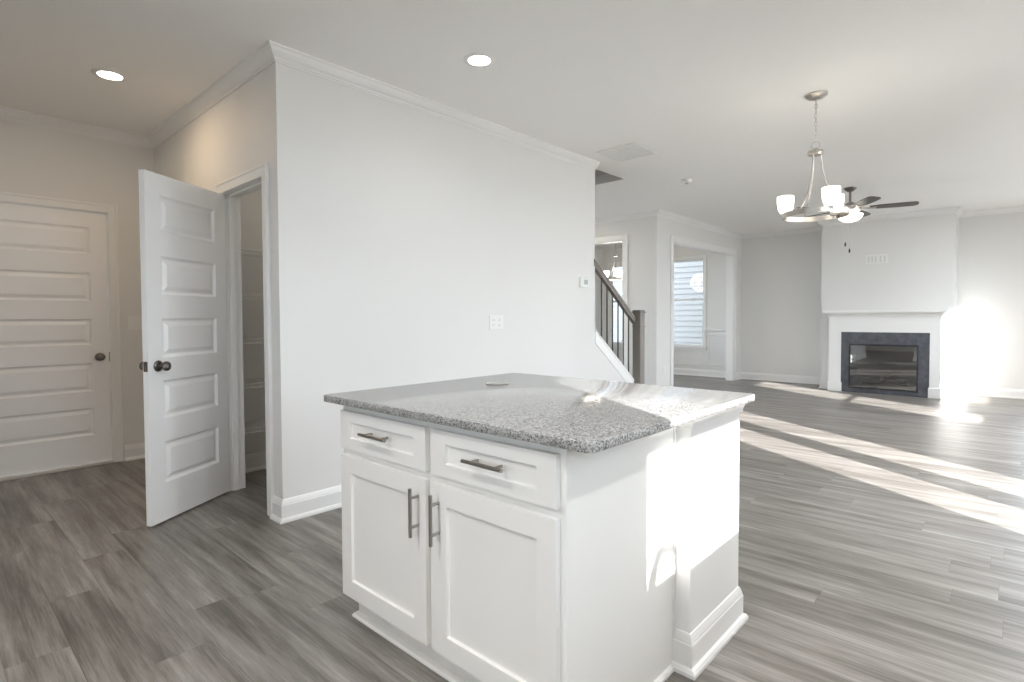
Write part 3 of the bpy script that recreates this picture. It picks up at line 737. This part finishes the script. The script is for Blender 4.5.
def chandelier(loc, label):
    r = thing('chandelier', label, 'chandelier', loc, 'ring chandeliers with glass shades')
    MB().lathe([(0, -.034), (.02, -.033), (.055, -.024), (.072, -.012), (.074, -.002), (.074, 0)], n=36).build('canopy', NICK, r, smooth=40)
    m = MB(); m.tube([(0, 0, -.034), (0, 0, -.33)], .0022, 6)
    for i in range(9):       # chain links, each turned a quarter from the last
        z = -.052-.031*i; pts = []
        for k in range(13):
            a = 2*math.pi*k/12; p = Vector((.008*math.cos(a), 0, .019*math.sin(a)))
            pts.append(Vector((0, 0, z))+(p if i % 2 else Vector((0, p.x, p.z))))
        m.tube(pts, .0022, 6, caps=False)
    pts = [(.026*math.cos(2*math.pi*k/20), .004, -.354+.026*math.sin(2*math.pi*k/20)) for k in range(21)]
    m.tube(pts, .003, 6, caps=False)
    m.build('chain', NICK, r, smooth=50)
    hz = -.405
    MB().lathe([(0, .03), (.012, .028), (.016, .018), (.046, .012), (.05, .004), (.05, -.014), (.042, -.02), (0, -.02)], c=(0, 0, hz), n=32).build('hub', NICK, r, smooth=40)
    RR, zr = .205, -.84
    m = MB()         # flat metal hoop
    nseg = 56; prof = [(RR-.004, zr-.018), (RR+.004, zr-.018), (RR+.004, zr+.018), (RR-.004, zr+.018), (RR-.004, zr-.018)]
    m.lathe(prof, n=nseg)
    m.build('hoop', NICK, r, smooth=40)
    base_a = math.degrees(math.atan2(-loc[1], -loc[0]))      # towards the camera's side of the room
    for da in (-25, 85, 200):
        a = R(-76+da); u = Vector((math.cos(a), math.sin(a), 0))
        m = MB(); pts = []
        for i in range(11):
            t_ = i/10; rad = .036+(RR-.036)*(t_**2.2); pts.append(u*rad+Vector((0, 0, hz-.02+(zr+.015-hz+.02)*t_)))
        m.tube(pts, .0045, 8); m.build('rod', NICK, r, smooth=50)
    for da in SHADES:
        a = R(-76+da); u = Vector((math.cos(a), math.sin(a), 0)); c_ = u*.187
        m = MB(); m.lathe([(0, -.03), (.014, -.03), (.016, -.012), (.03, -.006), (.032, .012), (.02, .016), (0, .016)], c=(c_.x, c_.y, zr+.01), n=24)
        m.tube([(u*RR).to_tuple()[:2]+(zr,), (c_.x, c_.y, zr)], .006, 8)
        cup = m.build('shade_holder', NICK, r, smooth=40)
        m = MB(); m.lathe([(0, .0), (.028, .0), (.04, .012), (.050, .040), (.055, .08), (.056, .122), (.053, .122), (.052, .08), (.047, .040), (.036, .016), (0, .006)], c=(c_.x, c_.y, zr+.024), n=32)
        m.build('glass_shade', SHADE, cup, smooth=50)
    return r
# angles counted from the direction back to the camera, turning towards picture-right
SHADES = (-92, 30, 137)
SHADES = tuple(a-0 for a in SHADES)
ch = chandelier((-1.055, 4.33, CZ), 'nickel ring chandelier with three lit glass shades above the open floor')
ch2 = copy_tree(ch); ch2.location = (-5.55, 8.95, CZ); ch2.rotation_euler.z = R(40)
tag(ch2, 'nickel chandelier with glass shades seen through the small doorway past the stairs', 'chandelier', 'ring chandeliers with glass shades')
fx, fy_ = -1.50, 7.74
fan = thing('ceiling_fan', 'dark-bladed ceiling fan with lit bowl before the fireplace', 'ceiling fan', (fx, fy_, CZ))
MB().lathe([(0, -.05), (.02, -.05), (.045, -.035), (.068, -.008), (.07, 0)], n=32).build('canopy', PEWT, fan, smooth=40)
MB().tube([(0, 0, -.04), (0, 0, -.20)], .013, 14).build('downrod', PEWT, fan, smooth=50)
MB().lathe([(0, -.17), (.03, -.175), (.05, -.195), (.10, -.21), (.118, -.225), (.118, -.275), (.10, -.295), (.06, -.305), (.06, -.325), (0, -.325)], n=40).build('motor_housing', NICK, fan, smooth=40)
vdir = Vector((fx, fy_, 0)).normalized(); rdir = Vector((vdir.y, -vdir.x, 0))
for k in range(5):
    a = R(3+72*k); u = rdir*math.cos(a)+vdir*math.sin(a); v = Vector((-u.y, u.x, 0))
    tilt = R(-9); zc = -.255
    def P(r_, s_, dz=0): return u*r_+v*(s_*math.cos(tilt))+Vector((0, 0, zc+s_*math.sin(tilt)+dz))
    ol = [(.20, -.045), (.30, -.062), (.50, -.070), (.64, -.066), (.675, -.045), (.682, 0), (.675, .045), (.64, .066), (.50, .070), (.30, .062), (.20, .045)]
    m = MB(); A = [m.bm.verts.new(P(r_, s_, .004)) for r_, s_ in ol]; B = [m.bm.verts.new(P(r_, s_, -.004)) for r_, s_ in ol]
    m.face(A); m.face(B[::-1])
    for i in range(len(ol)): m.face((A[i], B[i], B[(i+1) % len(ol)], A[(i+1) % len(ol)]))
    bmesh.ops.recalc_face_normals(m.bm, faces=m.bm.faces)
    bl = m.build('blade', BLADE, fan)
    m = MB(); m.tube([P(.10, 0, -.006), P(.19, 0, -.008), P(.27, -.03, -.007)], [.012, .010, .007], 8); m.tube([P(.19, 0, -.008), P(.27, .03, -.007)], [.010, .007], 8)
    m.build('blade_arm', NICK, bl, smooth=50)
MB().lathe([(.0, -.415), (.03, -.413), (.075, -.40), (.115, -.375), (.135, -.34), (.137, -.325), (.13, -.325), (0, -.33)], n=40).build('light_bowl', SHADE, fan, smooth=50)
for x, z in ((-.045, -.66), (.0, -.74)):
    m = MB(); o_ = rdir*x+vdir*.02; m.tube([(o_.x, o_.y, -.32), (o_.x, o_.y, z)], .0012, 5)
    pch = m.build('pull_chain', NICK, fan)
    MB().lathe([(0, .03), (.006, .025), (.011, .0), (.009, -.022), (0, -.028)], c=(o_.x, o_.y, z-.02), n=12).build('fob', IRON, pch, smooth=50)
# ------------------------------------------------------------------ outside the windows
nb = thing('neighbour_house', 'pale lap-sided house wall seen through the dining room window', 'house', (-6, 13.6, -.3))
m = MB()
for i in range(46):
    z = .14*i; m.prism([(0, z), (-.022, z), (-.006, z+.142), (0, z+.142)], 0, -6, 5)
m.box(-6, 5, 0, .3, 0, 6.44)
m.build('siding', SIDE, nb)

# sink run under the kitchen window: its front edge and faucet throw their shadow on the island
sk = thing('sink_cabinet', 'white sink base cabinet under the kitchen window', 'cabinet', (.66, .86, 0)); k0 = Vector((-.66, -.86, 0))
MB().box(.40, XR-.003, -2.0, 3.0, .1, .872).build('carcass', CABW, sk).location = k0
MB().box(.46, XR-.003, -2.0, 3.0, 0, .1).build('toe_kick', CABW, sk).location = k0
for i in range(8):
    y = -1.99+.625*i; o = slab(.615, .70, .018, [(.066, .549, .066, .634)], SHAKER, both=False).build('door', CABW, sk)
    o.matrix_world = Matrix(((0, 1, 0, .382-.66), (1, 0, 0, y-.86), (0, 0, 1, .14), (0, 0, 0, 1)))
wt = MB().box(.365, XR-.003, -2.02, 3.02, .874, .90, bev=.0025).build('sink_worktop', GRAN)
tag(wt, 'speckled grey granite worktop under the kitchen window', 'worktop')
fc = thing('sink_faucet', 'arched nickel faucet under the kitchen window, its shadow on the island end', 'faucet', (.85, .683, .90))
MB().lathe([(0, 0), (.028, 0), (.028, .006), (.018, .014), (.016, .05), (0, .05)], n=24).build('base', NICK, fc, smooth=40)
MB().tube([(0, 0, .03), (0, 0, .24), (-.006, 0, .285), (-.03, 0, .308), (-.093, 0, .292), (-.16, 0, .270), (-.20, 0, .242), (-.235, 0, .20)], [.022, .02, .02, .02, .02, .02, .02, .02], 14).build('spout', NICK, fc, smooth=50)
MB().tube([(-.233, 0, .203), (-.262, 0, .15), (-.275, 0, .115)], [.02, .024, .022], 14).build('spray_head', NICK, fc, smooth=50)
MB().tube([(0, .015, .045), (0, .05, .07), (0, .085, .09)], [.007, .006, .005], 10).build('lever', NICK, fc, smooth=50)
